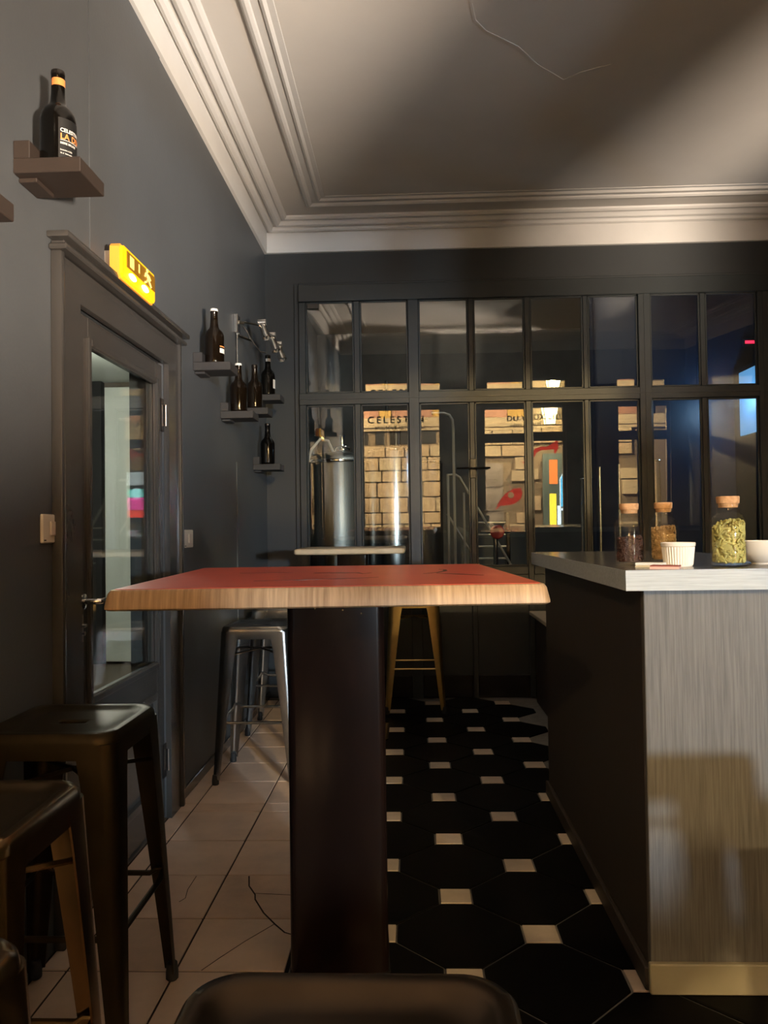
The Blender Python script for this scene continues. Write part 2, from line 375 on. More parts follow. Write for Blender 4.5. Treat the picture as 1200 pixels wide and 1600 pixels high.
g = yz_frame(G(), A0-.018, A1+.018, B0-.018, B1+.018, .024, xb-.004, xb+.012, b=.004); yz_frame(g, A0-.006, A1+.006, B0-.006, B1+.006, .016, xb-.01, xb+.005, b=.003)
g.build('glazing_bead', M['wall_gloss'], d1)
G().box(xa+.015, xa+.021, A0, A1, B0, B1).build('pane', M['doorpane'], d1, smooth=False)
G().box(xa+.01, xb-.012, A0, A1, .15, .54, .003).build('lower_panel', M['wall_gloss'], d1)
yz_frame(G(), A0-.005, A1+.005, .14, .55, .03, xb-.012, xb+.008, b=.005).build('panel_moulding', M['wall_gloss'], d1)
RX = Matrix.Rotation(PI/2, 3, 'Y')
h = G().lathe([(0, 0), (.026, 0), (.027, .003), (.025, .009), (.012, .012)], 20, (xb, 2.487, .985), ax=RX).build('handle_rose', M['chrome'], d1)
G().tube([(xb+.008, 2.487, .985), (xb+.045, 2.487, .985), (xb+.055, 2.492, .985), (xb+.058, 2.505, .985), (xb+.058, 2.60, .983), (xb+.05, 2.612, .983)], .009, 10).build('lever', M['chrome'], h)
k = G().box(xb, xb+.004, 2.462, 2.492, .855, .945, .002).build('lock_plate', M['steel'], d1)
G().box(xb+.004, xb+.02, 2.466, 2.486, .905, .915, .002).lathe([(0, 0), (.007, 0), (.007, .012), (0, .012)], 12, (xb+.003, 2.477, .885), ax=RX).build('keyhole_cylinder', M['steel'], k)
for z in (1.70, .245):
    hg = G().box(xb-.002, xb+.006, 3.285, 3.345, z-.07, z+.07, .002).build('hinge', M['black'], d1)
    G().lathe([(0, -.045), (.008, -.045), (.008, .045), (0, .045)], 12, (xb+.012, 3.325, z)).build('hinge_pin', M['steel'], hg)

# corridor seen through the glass
wc = struct(G().box(-3.6, XL-.15, 7.3, 7.4, 0, 2.62).box(-3.7, -3.6, 1.5, 7.4, 0, 2.62).box(-3.6, XL-.15, 1.4, 1.5, 0, 2.62).build('wall_corridor', M['brown']))
struct(G().box(-3.7, XL-.15, 1.4, 7.4, 2.62, 2.7).build('ceiling_corridor', M['corr']))
struct(G().box(-3.7, -1.35, 1.4, 7.4, -.15, -.004).build('floor_corridor', M['brown']))
G().box(-2.84, -2.50, 7.22, 7.30, .02, 2.56, .004).build('pale_panel', M['corr'], wc)
G().box(-3.30, -2.87, 7.22, 7.30, .0, 2.62, .004).build('doorway_shade', M['dark'], wc)  # near-black sheet painted in for the darkness of a doorway
lamp('corridor_fill_light', 'POINT', (-2.3, 5.4, 2.2), 75, (1, .98, .86), .08)
t = thing('added_corridor_lamp', 'small round ceiling lamp added unseen to light the corridor behind the glazed door', 'lamp', (-2.3, 5.4, 2.62))  # hidden fixture and point light added so the pale panel shows
G().lathe([(.09, 0), (.09, -.03), (.075, -.04)], 20).build('lamp_base', M['white'], t)
G().lathe([(.07, -.04), (.07, -.06), (.04, -.085), (0, -.09)], 20).build('lamp_shade', glass('opal', 1.3, (.95, .95, .9)), t)
# ------------------------------------------------------------------ glazed partition at the back (window_1)
w1 = struct(empty('window_1', (0, 0, 0)))
PY0, PY1 = 5.655, 5.71
ZT, ZU, ZM1, ZM0, ZS = 2.955, 2.853, 2.19, 2.105, .93
verts = [(-.80, -.75), (-.402, -.358), (-.012, .064), (.42, .458), (.822, .862), (1.237, 1.27), (1.625, 1.711), (2.062, 2.10), (2.46, 2.535), (2.885, 2.925), (3.285, 3.36), (3.71, 3.75), (4.12, 4.2)]
for i, (a, b) in enumerate(verts):
    wide = (b-a) > .06
    G().box(a, b, PY0-(.012 if wide else 0), PY1, 0, ZU, .004).build('mullion', M['frame'], w1)
    if wide and i: G().box((a+b)/2-.003, (a+b)/2+.003, PY0-.016, PY0-.008, 0, ZU).build('mullion_bead', M['frame'], w1)
G().box(-.80, 4.2, PY0-.012, PY1, ZU, ZT+.02, .004).build('head_rail', M['frame'], w1)
G().box(-.80, 4.2, PY0-.010, PY1, ZM0, ZM1, .004).build('middle_rail', M['frame'], w1)
G().box(-.80, 4.2, PY0-.016, PY0-.006, (ZM0+ZM1)/2-.004, (ZM0+ZM1)/2+.004).build('rail_bead', M['frame'], w1)
for i in range(len(verts)-1):
    a, b = verts[i][1], verts[i+1][0]
    for (z0, z1, tl) in ((ZM1, ZU, 2.95), (ZS, ZM0, 1.12)):
        tl += random.uniform(-.05, .05)
        w, hh = (b-a)/2, (z1-z0)/2
        o = G().box(-w, w, -.003, .003, -hh, hh).build('pane', M['pane'], w1, smooth=False)
        o.location = ((a+b)/2, 5.685, (z0+z1)/2); o.rotation_euler = (math.radians(tl), 0, math.radians(random.uniform(-.12, .12)))
        g = G(); e = .012
        g.box(a, a+e, 5.662, 5.672, z0, z1, .002).box(b-e, b, 5.662, 5.672, z0, z1, .002).box(a, b, 5.662, 5.672, z0, z0+e, .002).box(a, b, 5.662, 5.672, z1-e, z1, .002)
        g.build('glazing_bead', M['frame'], w1)
    G().box(a, b, 5.67, 5.70, .0, ZS-.05, .002).build('lower_panel', M['frame'], w1)
    G().box(a, b, PY0, PY1, ZS-.06, ZS, .004).build('lower_rail', M['frame'], w1)
    G().box(a, b, PY0+.005, PY1, .0, .16, .004).build('kick_plate', M['black'], w1)
# lever handles of the double door
for xx, s in ((.43, -1), (.448, 1)):
    G().box(xx-.012, xx+.012, PY0-.008, PY0, 1.56, 1.70, .003).tube([(xx, PY0-.006, 1.63), (xx, PY0-.04, 1.63), (xx+s*.02, PY0-.048, 1.63), (xx+s*.11, PY0-.048, 1.63)], .007, 8).build('door_lever', M['black'], w1)
tag_o = G().box(-.735, -.655, 5.64, 5.652, 2.80, 2.835, .002).build('closer_plate', M['black'], w1)

# ------------------------------------------------------------------ brewery room behind the partition
struct(G().box(XL-.1, XR, 8.9, 9.0, 0, ZC).build('wall_brewery_back', M['concrete']))
wn = struct(G().box(1.50, 3.9, 6.5, 6.6, 0, ZC).build('wall_brewery_right', M['navy']))

# ------------------------------------------------------------------ shop front behind the viewer
fr_w = [(-.75, .50), (1.11, 2.40), (3.10, 3.95)]
FZ0, FZ1 = .76, 2.80
g = G(); xs_ = [XL] + [v for w in fr_w for v in w] + [XR]
for i in range(0, len(xs_), 2): g.box(xs_[i], xs_[i+1], YF-.18, YF, 0, ZC)
for (a, b), zs_ in zip(fr_w, (.92, .76, .76)): g.box(a, b, YF-.18, YF, 0, zs_); g.box(a, b, YF-.18, YF, FZ1, ZC)
struct(g.build('wall_front', M['brown'], smooth=False))
ZTB0, ZTB1 = 2.27, 2.41
wins = []
FZS = (.92, .76, .76)
for n, (a, b) in enumerate(fr_w):
    FZ0 = FZS[n]
    w = struct(empty('window_%d' % (n+2)))
    g = G(); e = .05
    g.box(a, a+e, YF-.10, YF-.04, FZ0, FZ1, .004).box(b-e, b, YF-.10, YF-.04, FZ0, FZ1, .004).box(a+e, b-e, YF-.10, YF-.04, FZ0, FZ0+e, .004).box(a+e, b-e, YF-.10, YF-.04, FZ1-.02, FZ1, .004)
    g.build('window_frame', M['brown'], w)
    if n != 0:
        G().box(a+e, b-e, YF-.10, YF-.04, ZTB0, ZTB1, .004).build('transom_bar', M['brown'], w)
        zz = [(FZ0+e, ZTB0), (ZTB1, FZ1-.02)]
    else: zz = [(FZ0+e, FZ1-.02)]
    for z0, z1 in zz:
        G().box(a+e, b-e, YF-.073, YF-.067, z0, z1).build('pane', M['shoppane'], w, smooth=False)
    G().box(a-.03, b+.03, YF-.02, YF+.10, FZ0-.035, FZ0, .004).build('window_sill', M['lightwood'], w)
    wins.append(w)
def lettering(txt, x, z, size, spacing, parent, m='letter'):
    vs, fs = text_mesh(txt, size, spacing=spacing)
    vs = [Vector((x+v.x, YF-.078, z+v.y)) for v in vs]
    return G().add(vs, fs).build('lettering', M[m], parent, smooth=False)
lettering('CELESTIN', -.645, 2.59, .15, 1.42, wins[0])
lettering('BRASSERIE ARTISANALE', -.53, 2.495, .066, 1.12, wins[0])
lettering('DU VIEUX LILLE', 1.50, 2.60, .12, 1.12, wins[1])
lettering('BIERES ET MALTS', 1.55, 2.51, .058, 1.1, wins[1])
# red leaf-shaped decal with a round hole and a long curling tail on the right window
def decal(poly, parent, hole=None):
    bm = bmesh.new(); vs = [bm.verts.new((x, YF-.076, z)) for x, z in poly]; es = [bm.edges.new((vs[i], vs[(i+1) % len(vs)])) for i in range(len(vs))]
    if hole:
        hx, hz, hr = hole; hv = [bm.verts.new((hx+hr*math.cos(2*PI*k/16), YF-.076, hz+hr*math.sin(2*PI*k/16))) for k in range(16)]
        es += [bm.edges.new((hv[i], hv[(i+1) % 16])) for i in range(16)]
    bmesh.ops.triangle_fill(bm, use_beauty=True, edges=es)
    me = bpy.data.meshes.new('decal'); bm.to_mesh(me); bm.free(); return new_obj('decal', me, M['decal'], parent, smooth=False)
decal([(1.31, 1.230), (1.37, 1.370), (1.47, 1.490), (1.59, 1.560), (1.70, 1.570), (1.73, 1.500), (1.70, 1.400), (1.61, 1.330), (1.50, 1.305), (1.39, 1.300)], wins[1], hole=(1.55, 1.46, .048))
decal([(1.70, 1.980), (1.79, 1.970), (1.85, 2.010), (1.88, 2.090), (1.94, 2.160), (2.03, 2.185), (2.11, 2.180), (2.20, 2.230), (2.28, 2.290), (2.29, 2.150), (2.23, 2.050), (2.22, 2.140), (2.13, 2.135), (2.03, 2.130), (1.95, 2.090), (1.91, 2.010), (1.85, 1.950), (1.77, 1.935)], wins[1])

# ------------------------------------------------------------------ street outside
struct(G().box(-9, 12, -14, YF-.18, -.30, -.12).build('pavement', M['pave']))
t = thing('stone_building', 'old stone town house across the street with brick panels and dark windows', 'building', (0, -5.2, 0))
G().box(-5, 9, -1.0, -.06, -.12, 7.0).build('wall_core', M['mortar'], t)
random.seed(3)
openings = [(-1.02, -.86, 2.56, 2.82), (-.70, -.52, 2.56, 2.82), (-.40, .02, 2.56, 2.80), (.25, .55, 2.56, 2.82), (1.52, 1.95, -.1, 2.15), (2.76, 3.46, .45, 2.32), (3.50, 4.1, 1.0, 2.2)]
bl = [G().box(-.5, .5, -.5, .5, -.5, .5, .04).mesh('stone_block') for _ in range(2)]
bl[0].materials.append(M['stone']); bl[1].materials.append(M['stone2'])
z = -.12; row = 0
while z < 2.78:
    hh = random.choice((.24, .28, .32)); x = -1.9 - random.uniform(0, .4)
    while x < 4.4:
        w = random.uniform(.34, .62)
        if not any(x+w > o[0] and x < o[1] and z+hh > o[2] and z < o[3] for o in openings):
            o = bpy.data.objects.new('stone_block', bl[random.random() < .4]); COL.objects.link(o); o.parent = t
            o.location = (x+w/2, -.03+random.uniform(-.006, .012), z+hh/2); o.scale = (w-.026, .09, hh-.024)
        x += w
    z += hh; row += 1
for i, (a, b, z0, z1) in enumerate(openings):
    if i < 4: G().box(a, b, -.08, -.03, z0, z1, .004).build('window', M['dark'], t)
g = G().box(1.52, 1.95, -.08, -.02, -.1, 2.15, .005); dr = g.build('shutter_door', mat('grey_door', (.20, .175, .16), .5, var=.1), t)
for k in range(4): G().box(1.58, 1.89, -.02, 0, .15+k*.5, .55+k*.5, .006).build('door_panel', dr.data.materials[0], dr)
G().box(-5, 9, -.06, .08, 2.90, 2.98, .01).box(-5, 9, -.06, .05, 2.98, 3.10, .006).box(-5, 9, -.06, .03, 2.83, 2.90, .006).build('string_course', M['stone2'], t)
for a, b, mm in ((-2, -1.12, 'brick'), (-1.12, -.62, 'brick'), (-.62, -.36, 'ochre'), (-.36, .48, 'brick'), (.48, .95, 'ochre'), (.95, 1.45, 'brick'), (1.45, 2.05, 'brick'), (2.05, 2.4, 'ochre'), (2.4, 3.6, 'stone2'), (3.6, 5, 'brick')):
    G().box(a+.006, b-.006, -.06, .02 if mm == 'brick' else .035, 3.105, 3.80, .006).build('wall_panel', M[mm], t)
# lit display in the shop across the street
t = thing('shop_display', 'backlit shop display across the street with blue orange and yellow panels', 'display', (3.11, -5.085, -.28))
G().box(-.35, .35, -.08, 0, .78, 2.58, .01).build('display_case', mat('teal_case', (.10, .15, .15), .5), t)
G().box(-.22, -.05, 0, .01, 1.95, 2.45, .004).build('orange_panel', M['e_orange'], t)
G().box(-.22, -.08, 0, .01, .95, 1.75, .004).build('yellow_panel', M['e_yellow'], t)
g = G().box(.02, .32, 0, .01, 1.48, 2.10, .006).build('blue_panel', M['e_cyan'], t)
G().tube([(.0, .012, 1.0), (.0, .012, 2.05), (.05, .012, 2.15), (.33, .012, 2.15)], .011, 6).box(.02, .33, 0, .013, 1.40, 1.45).box(-.06, .0, 0, .012, .95, 1.5).build('white_outline', M['e_whiteb'], t)
G().lathe([(0, 0), (.07, 0), (.07, .01), (0, .01)], 16, (.22, 0, 2.32), ax=Matrix.Rotation(-PI/2, 3, 'X')).build('orange_spot', M['e_orange'], t)
t = thing('lit_poster', 'large bright lit poster across the street, white above pink, mirrored in the door glass', 'poster', (3.80, -5.16, 1.58))
G().box(-.29, .29, -.08, .0, -.52, .52, .006).build('poster_case', M['black'], t)
G().box(-.26, .26, 0, .006, .20, .48, .001).build('white_field', M['f_white'], t)
G().box(-.26, .26, 0, .006, -.05, .12, .001).build('green_field', M['f_cyan'], t)
G().box(-.26, .26, 0, .006, -.32, -.06, .001).build('pink_field', M['f_pink'], t)
G().box(-.26, .26, 0, .006, -.48, -.33, .001).build('red_field', M['f_red'], t)
# street lanterns
def lantern(loc, label, power, color):
    t = thing('street_lantern', label, 'lantern', loc, group=None)
    fr = G()
    def sq(r, z): return [(r*sxx, r*syy, z) for sxx, syy in ((1, 1), (-1, 1), (-1, -1), (1, -1))]
    for sxx, syy in ((1, 1), (-1, 1), (-1, -1), (1, -1)): fr.tube([(sxx*.095, syy*.095, 0), (sxx*.16, syy*.16, .40)], .009, 6)
    fr.loops([sq(.10, -.02), sq(.10, 0)], True, True); fr.build('lantern_frame', M['black'], t)
    G().loops([sq(.092, 0), sq(.157, .40)]).build('lantern_glass', M['lantern'], t, smooth=False)
    G().loops([sq(.19, .40), sq(.19, .415), sq(.10, .52), sq(.03, .60)], True, True).build('lantern_roof', M['black'], t, smooth=False)
    G().tube([(0, -.47, .30), (0, -.47, .75), (0, -.44, .82), (0, -.1, .82), (0, 0, .76), (0, 0, .6)], .014, 8).box(-.05, .05, -.485, -.45, .15, .85, .005).build('bracket', M['black'], t)
    lamp('lantern_light', 'POINT', (loc[0], loc[1], loc[2]+.2), power, color, .06)
    return t
lantern((2.83, -4.62, 2.86), 'glowing yellow street lantern on the facade opposite reflected in the glass', 1300, (1, .76, .40))
lantern((-1.75, -4.62, 3.2), 'second street lantern added to light the facade opposite, out of the reflection', 700, (1, .74, .40))  # unseen lantern, added as more light for the facade

# ------------------------------------------------------------------ bar table with red top
TX, TY, TR = -.219, 2.268, .06
t = thing('bar_table', 'high square bar table with red painted top and thick wooden edge on a dark post', 'table', (TX, TY, 0), TR)
w, d = .485, .512
def rsq(a, b, r, z, n=6):
    P = []
    for cx, cyy, a0 in ((a-r, b-r, 0), (-a+r, b-r, 90), (-a+r, -b+r, 180), (a-r, -b+r, 270)):
        for k in range(n+1):
            an = math.radians(a0+90*k/n); P.append((cx+r*math.cos(an), cyy+r*math.sin(an), z))
    return P
zt = 1.075; th = .046
G().loops([rsq(w+.006, d+.006, .02, zt-th), rsq(w+.012, d+.012, .02, zt-th+.004), rsq(w+.012, d+.012, .02, zt-th+.009), rsq(w+.006, d+.006, .02, zt-.008), rsq(w+.001, d+.001, .02, zt-.001), rsq(w-.004, d-.004, .02, zt)], True, True).build('tabletop', M['oak'], t)
G().loops([rsq(w-.006, d-.006, .016, zt), rsq(w-.007, d-.007, .016, zt+.0012)], False, True).build('painted_surface', M['red'], t)
marks = [([(-.52, 2.362), (-.42, 2.368), (-.36, 2.366)], [.004, .012, .002]), ([(-.29, 2.32), (-.22, 2.312), (-.162, 2.303), (-.142, 2.25), (-.121, 2.294)], [.02, .024, .016, .008, .004]),
         ([(-.40, 1.974), (-.30, 1.99), (-.226, 2.013), (-.133, 2.053), (-.09, 2.075)], [.004, .012, .012, .006, .003]),
         ([(.03, 2.22), (.07, 2.27), (.095, 2.35), (.098, 2.42), (.081, 2.447)], [.004, .010, .014, .010, .004]), ([(.067, 2.229), (.10, 2.20), (.13, 2.17), (.188, 2.114)], [.004, .014, .022, .003])]
ri = Matrix.Rotation(-TR, 3, 'Z')
for pts, ww in marks:
    L = [ri @ Vector((x-TX, y-TY, 0)) + Vector((0, 0, zt+.0012)) for x, y in pts]
    G().strip(L, ww, .0004).build('ink_stroke', M['ink'], t, smooth=False)
p = .132
po = G().loops([rsq(p, p, .022, .012, 3), rsq(p, p, .022, zt-th, 3)], True, True).build('post', M['post'], t)
G().box(-.2, .2, -.2, .2, zt-th-.012, zt-th, .004).build('top_bracket', M['black'], t)
G().loops([rsq(.137, .137, .02, 0), rsq(.137, .137, .02, .01), rsq(.134, .134, .02, .013)], True, True).build('base_plate', M['black'], t)
for k, (x, zz) in enumerate(((-.03, 1.005), (.02, .985), (.055, 1.0), (.07, .975), (-.055, .99))):
    G().lathe([(0, 0), (.0022, 0), (.0015, .001), (0, .0013)], 8, (x, -p-.0001, zz), ax=Matrix.Rotation(PI/2, 3, 'X')).build('screw_head', M['gold'], po)

# second bar table near the partition
t = thing('bar_table', 'smaller high bar table with pale wooden top in front of the brewing tanks', 'table', (-.355, 4.72, 0), 0)
G().loops([rsq(.305, .30, .02, 1.066), rsq(.312, .307, .02, 1.072), rsq(.312, .307, .02, 1.092), rsq(.305, .30, .02, 1.098)], True, True).build('tabletop', M['lightwood'], t)
G().loops([rsq(.09, .09, .015, .012, 3), rsq(.09, .09, .015, 1.066, 3)], True, True).build('post', M['post'], t)
G().loops([rsq(.20, .20, .03, 0), rsq(.20, .20, .03, .008), rsq(.18, .18, .03, .013)], True, True).build('base_plate', M['black'], t)

# ------------------------------------------------------------------ metal bar stools
SH = .745
def seat_mesh():
    def rs(a, r, z): return rsq(a, a, r, z, 11)      # 48 points
    def slot(sx2, sy2, z):
        P = []
        for (x, y, _) in rs(1, .6, 0):
            an = math.atan2(y, x); c, s_ = math.cos(an), math.sin(an)
            k = 1/((abs(c)/sx2)**3+(abs(s_)/sy2)**3)**(1/3); P.append((c*k, s_*k, z))
        return P
    g = G()
    g.loops([rs(.163, .045, SH-.060), rs(.166, .047, SH-.060), rs(.166, .048, SH-.024), rs(.164, .050, SH-.009), rs(.158, .050, SH-.001), rs(.149, .048, SH), rs(.137, .042, SH-.003), rs(.128, .038, SH-.0085), rs(.10, .035, SH-.0095),
             slot(.062, .03, SH-.010), slot(.052, .019, SH-.010), slot(.048, .015, SH-.013), slot(.048, .015, SH-.03)])
    g.loops([rs(.163, .045, SH-.060), rs(.162, .045, SH-.02), rs(.154, .045, SH-.006), rs(.10, .035, SH-.0125), slot(.05, .017, SH-.0145)])
    return g.mesh('seat')
def leg_mesh(sxx, syy):
    # folded sheet-metal angle leg, wide at the seat and narrow at the foot
    ls = []
    top, bot = .166, .198
    for f, wdt, rr in ((0, .092, .034), (.12, .080, .032), (.5, .058, .026), (.85, .040, .018), (1, .033, .015)):
        z = (SH-.025)*(1-f)+.025*f; c = top*(1-f)+bot*f
        sec = [(c-wdt, c), (c-rr, c)] + [(c-rr+rr*math.sin(a), c-rr+rr*math.cos(a)) for a in (PI/8, PI/4, 3*PI/8)] + [(c, c-rr), (c, c-wdt)]
        th_ = .004; inn = [(c-wdt, c-th_), (c-rr, c-th_)] + [(c-rr+(rr-th_)*math.sin(a), c-rr+(rr-th_)*math.cos(a)) for a in (PI/8, PI/4, 3*PI/8)] + [(c-th_, c-rr), (c-th_, c-wdt)]
        ls.append([(sxx*x, syy*y, z) for x, y in sec+inn[::-1]])
    return G().loops(ls, True, True).mesh('leg')
def foot_mesh(sxx, syy):
    c = .187
    return G().lathe([(.013, 0), (.017, .004), (.017, .022), (.014, .045), (.009, .05)], 12, (sxx*c, syy*c, 0)).mesh('rubber_foot')
ST = {'seat': seat_mesh(), 'rung': []}
SG = ((1, 1), (-1, 1), (-1, -1), (1, -1))
ST['leg'] = [leg_mesh(*s) for s in SG]; ST['foot'] = [foot_mesh(*s) for s in SG]
rz_ = .30; rc = .166+(.198-.166)*(1-rz_/SH)-.012
for (ax, ay), (bx, by) in (((1, 1), (-1, 1)), ((-1, 1), (-1, -1)), ((-1, -1), (1, -1)), ((1, -1), (1, 1))):
    A = Vector((ax*rc, ay*rc, rz_)); B = Vector((bx*rc, by*rc, rz_)); dz = Vector((0, 0, .011)); D = (B-A).normalized()
    ST['rung'].append(G().tube([A, A+D*.022, A+D*.04-dz, B-D*.04-dz, B-D*.022, B], .0075, 8).mesh('rung'))
uz = .60; uc = .166+(.198-.166)*(1-uz/SH)-.014
ST['brace'] = G().tube([(uc, uc, uz), (0, 0, uz+.02), (-uc, -uc, uz)], .006, 6).tube([(-uc, uc, uz), (0, 0, uz+.02), (uc, -uc, uz)], .006, 6).mesh('brace')
def me_with(me, m):
    c = me.copy(); c.materials.clear(); c.materials.append(m); return c
def stool(x, y, rz, m, label, feet=True):
    t = thing('bar_stool', label, 'stool', (x, y, 0), rz, 'metal bar stools')
    mm = M[m]
    new_obj('seat', me_with(ST['seat'], mm), None, t, angle=40)
    for k in range(4):
        lg = new_obj('leg', me_with(ST['leg'][k], mm), None, t, angle=50)
        new_obj('rubber_foot', me_with(ST['foot'][k], M['rubber']), None, lg)
        new_obj('rung', me_with(ST['rung'][k], mm), None, t)
    new_obj('brace', me_with(ST['brace'], mm), None, t)
    return t
stool(-.85, 1.945, .0, 'blackmetal', 'dark metal bar stool against the left wall in front of the glazed door')
stool(-.775, 1.30, .0, 'bronze', 'bronze metal bar stool standing just in front of the dark stool at the wall')
stool(-.60, .735, .03, 'bronze', 'bronze bar stool of which only a seat corner shows in the lower left corner')
stool(-.068, .665, .0, 'bronze_dark', 'bronze bar stool in the middle of the bottom edge, only its rounded seat edge showing')
stool(-.765, 3.94, .0, 'gunmetal', 'grey steel bar stool at the wall beyond the door, the nearer of two')
stool(-.80, 4.84, .0, 'gunmetal', 'grey steel bar stool behind another one, below the wall shelves')
stool(.005, 5.36, .0, 'gold', 'brass toned bar stool standing by the glazed partition, seen past the table post')

stool(1.62, .42, -.2, 'gunmetal', 'second grey steel bar stool farther from the bar front, unseen and added for its shadow')  # out-of-view stool added to throw another shadow on the bar front
stool(1.10, .985, .1, 'gunmetal', 'grey steel bar stool before the bar front, seen only by its shadow on it')

# ------------------------------------------------------------------ bar
t = thing('bar_counter', 'bar counter body with grey ash front and dark wooden side', 'counter', (0, 0, 0))
BZ = 1.035
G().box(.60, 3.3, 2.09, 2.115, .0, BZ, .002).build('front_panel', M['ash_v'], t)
G().box(.60, .625, 2.115, 3.62, .0, BZ, .002).build('side_panel', M['wenge'], t)
G().box(.592, 3.3, 2.072, 2.09, 0, .078, .003).build('front_kick_board', M['kick'], t)
G().box(.585, .60, 2.092, 3.62, 0, .06, .003).build('side_kick_board', M['wenge'], t)
G().box(.625, 1.15, 3.595, 3.62, 0, BZ, .002).box(1.125, 1.15, 2.75, 3.595, 0, BZ, .002).box(1.15, 3.3, 2.72, 2.745, 0, BZ, .002).build('inner_panel', M['wenge'], t)
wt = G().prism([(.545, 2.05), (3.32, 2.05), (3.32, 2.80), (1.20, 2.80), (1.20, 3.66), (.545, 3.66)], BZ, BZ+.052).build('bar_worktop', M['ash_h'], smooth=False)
tag(wt, 'grey ash worktop with thick edge lying on the bar counter', 'worktop')
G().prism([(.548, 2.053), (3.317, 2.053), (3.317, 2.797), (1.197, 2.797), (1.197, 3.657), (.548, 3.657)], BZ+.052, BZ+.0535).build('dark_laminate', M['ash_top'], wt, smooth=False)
CZ = BZ+.0535
# dark low cabinet with pale top beyond the bar
t = thing('low_cabinet', 'low dark cabinet with pale wooden top beyond the end of the bar', 'cabinet', (0, 0, 0))
G().box(.84, 1.5, 4.55, 5.5, .0, .60, .004).build('cabinet_body', M['wenge'], t)
G().box(.80, 1.52, 4.52, 5.52, .60, .625, .003).build('cabinet_top', M['lightwood'], t)

# glass jars with cork stoppers
def jar(x, y, R, H, label, hc):
    t = thing('glass_jar', label, 'jar', (x, y, CZ), 0, 'jars on the bar')
    k = H
    out = [(R*.90, 0), (R*.98, .003), (R, .010), (R, .62*k), (R*.97, .67*k), (R*.86, .715*k), (R*.68, .755*k), (R*.64, .78*k), (R*.64, .88*k), (R*.72, .895*k)]
    inn = [(R*.72-.004, .896*k), (R*.64-.003, .885*k), (R*.64-.003, .78*k), (R*.85-.003, .705*k), (R-.003, .62*k), (R-.003, .012), (0, .008)]
    G().lathe(out+inn, 32).build('jar_glass', M['jarglass'], t)
    r2 = R*.64-.0035
    G().lathe([(0, .84*k), (r2*.94, .84*k), (r2, .90*k), (r2*1.10, .902*k), (r2*1.14, .985*k), (r2*1.10, 1.0*k), (0, 1.0*k)], 24).build('cork_stopper', M['cork'], t)
    return t
def grains(name, x, y, R, z1, kind, m, label, n):
    g = G(); ri_ = R-.0045
    g.lathe([(0, .010), (ri_-.007, .010), (ri_-.007, z1-.006), (0, z1-.004)], 20)
    rnd = random.Random(hash(kind) % 99 if False else len(label))
    for i in range(n):
        top = i % 5 == 0
        an = rnd.uniform(0, 2*PI)
        if top: r = ri_*math.sqrt(rnd.random())*.92; z = z1-.004+rnd.uniform(0, .006) + (.012*math.cos(an-.6) if kind == 'pellet' else .003*math.cos(an))
        else: r = ri_-.0035; z = rnd.uniform(.014, z1 + (.012*math.cos(an-.6) if kind == 'pellet' else 0))
        c = Vector((r*math.cos(an), r*math.sin(an), z))
        q = Matrix.Rotation(an, 3, 'Z') @ Matrix.Rotation(rnd.uniform(0, 2*PI), 3, 'X') @ Matrix.Rotation(PI/2+rnd.uniform(-.25, .25), 3, 'Y').inverted() if False else Matrix.Rotation(an, 3, 'Z') @ Matrix.Rotation(rnd.uniform(0, 2*PI), 3, 'X')
        if kind == 'pellet': a, b, l = .0034, .0034, .0070
        elif kind == 'pale': a, b, l = .0019, .0016, .0044
        else: a, b, l = .0017, .0015, .0036
        g.lathe([(a*.75, -l), (a, -l*.6), (a, l*.6), (a*.75, l)] if kind == 'pellet' else [(0, -l), (a, -l*.35), (a, l*.3), (0, l)], 6, c, ax=q)
    o = g.build(name, m, None); o.location = (x, y, CZ); o['kind'] = 'stuff'; return tag(o, label, 'grain')
JR, JH = .043, .178
jar(.63, 2.32, JR, JH, 'corked glass jar of dark roasted malt nearest the bar corner', .4)
grains('roasted_malt', .63, 2.32, JR, .080, 'dark', M['malt_dark'], 'dark brown roasted malt filling the jar nearest the bar corner', 700)
jar(.775, 2.47, JR, JH+.006, 'corked glass jar of pale malt behind the white ramekin', .4)
grains('pale_malt', .775, 2.47, JR, .108, 'pale', M['malt_pale'], 'pale golden malt grains in the jar behind the ramekin', 700)
jar(.862, 2.19, JR+.004, JH+.012, 'corked glass jar of green hop pellets beside the white bowl', .4)
grains('hop_pellets', .862, 2.19, JR+.004, .112, 'pellet', M['pellet'], 'green hop pellets piled in the corked jar beside the white bowl', 420)
# ramekin
t = thing('ramekin', 'small white fluted ramekin on the bar in front of the pale malt jar', 'dish', (.735, 2.22, CZ))
def flute(r, z, amp): return [(r*(1+amp*math.cos(36*2*PI*k/144))*math.cos(2*PI*k/144), r*(1+amp*math.cos(36*2*PI*k/144))*math.sin(2*PI*k/144), z) for k in range(144)]
G().loops([flute(.036, 0, 0), flute(.037, .002, .0), flute(.038, .006, .03), flute(.0425, .052, .03), flute(.043, .054, 0), flute(.0455, .056, 0), flute(.0462, .064, 0), flute(.0445, .066, 0), flute(.042, .064, 0), flute(.036, .008, 0)], True, True).build('ramekin_body', M['ceramic'], t)
t = thing('bowl', 'plain white bowl cut by the frame edge beside the hop pellet jar', 'bowl', (1.005, 2.30, CZ))
G().lathe([(.035, 0), (.036, .004), (.05, .012), (.068, .035), (.076, .062), (.077, .066), (.074, .066), (.066, .036), (.048, .015), (0, .010)], 40).build('bowl_body', M['ceramic'], t)
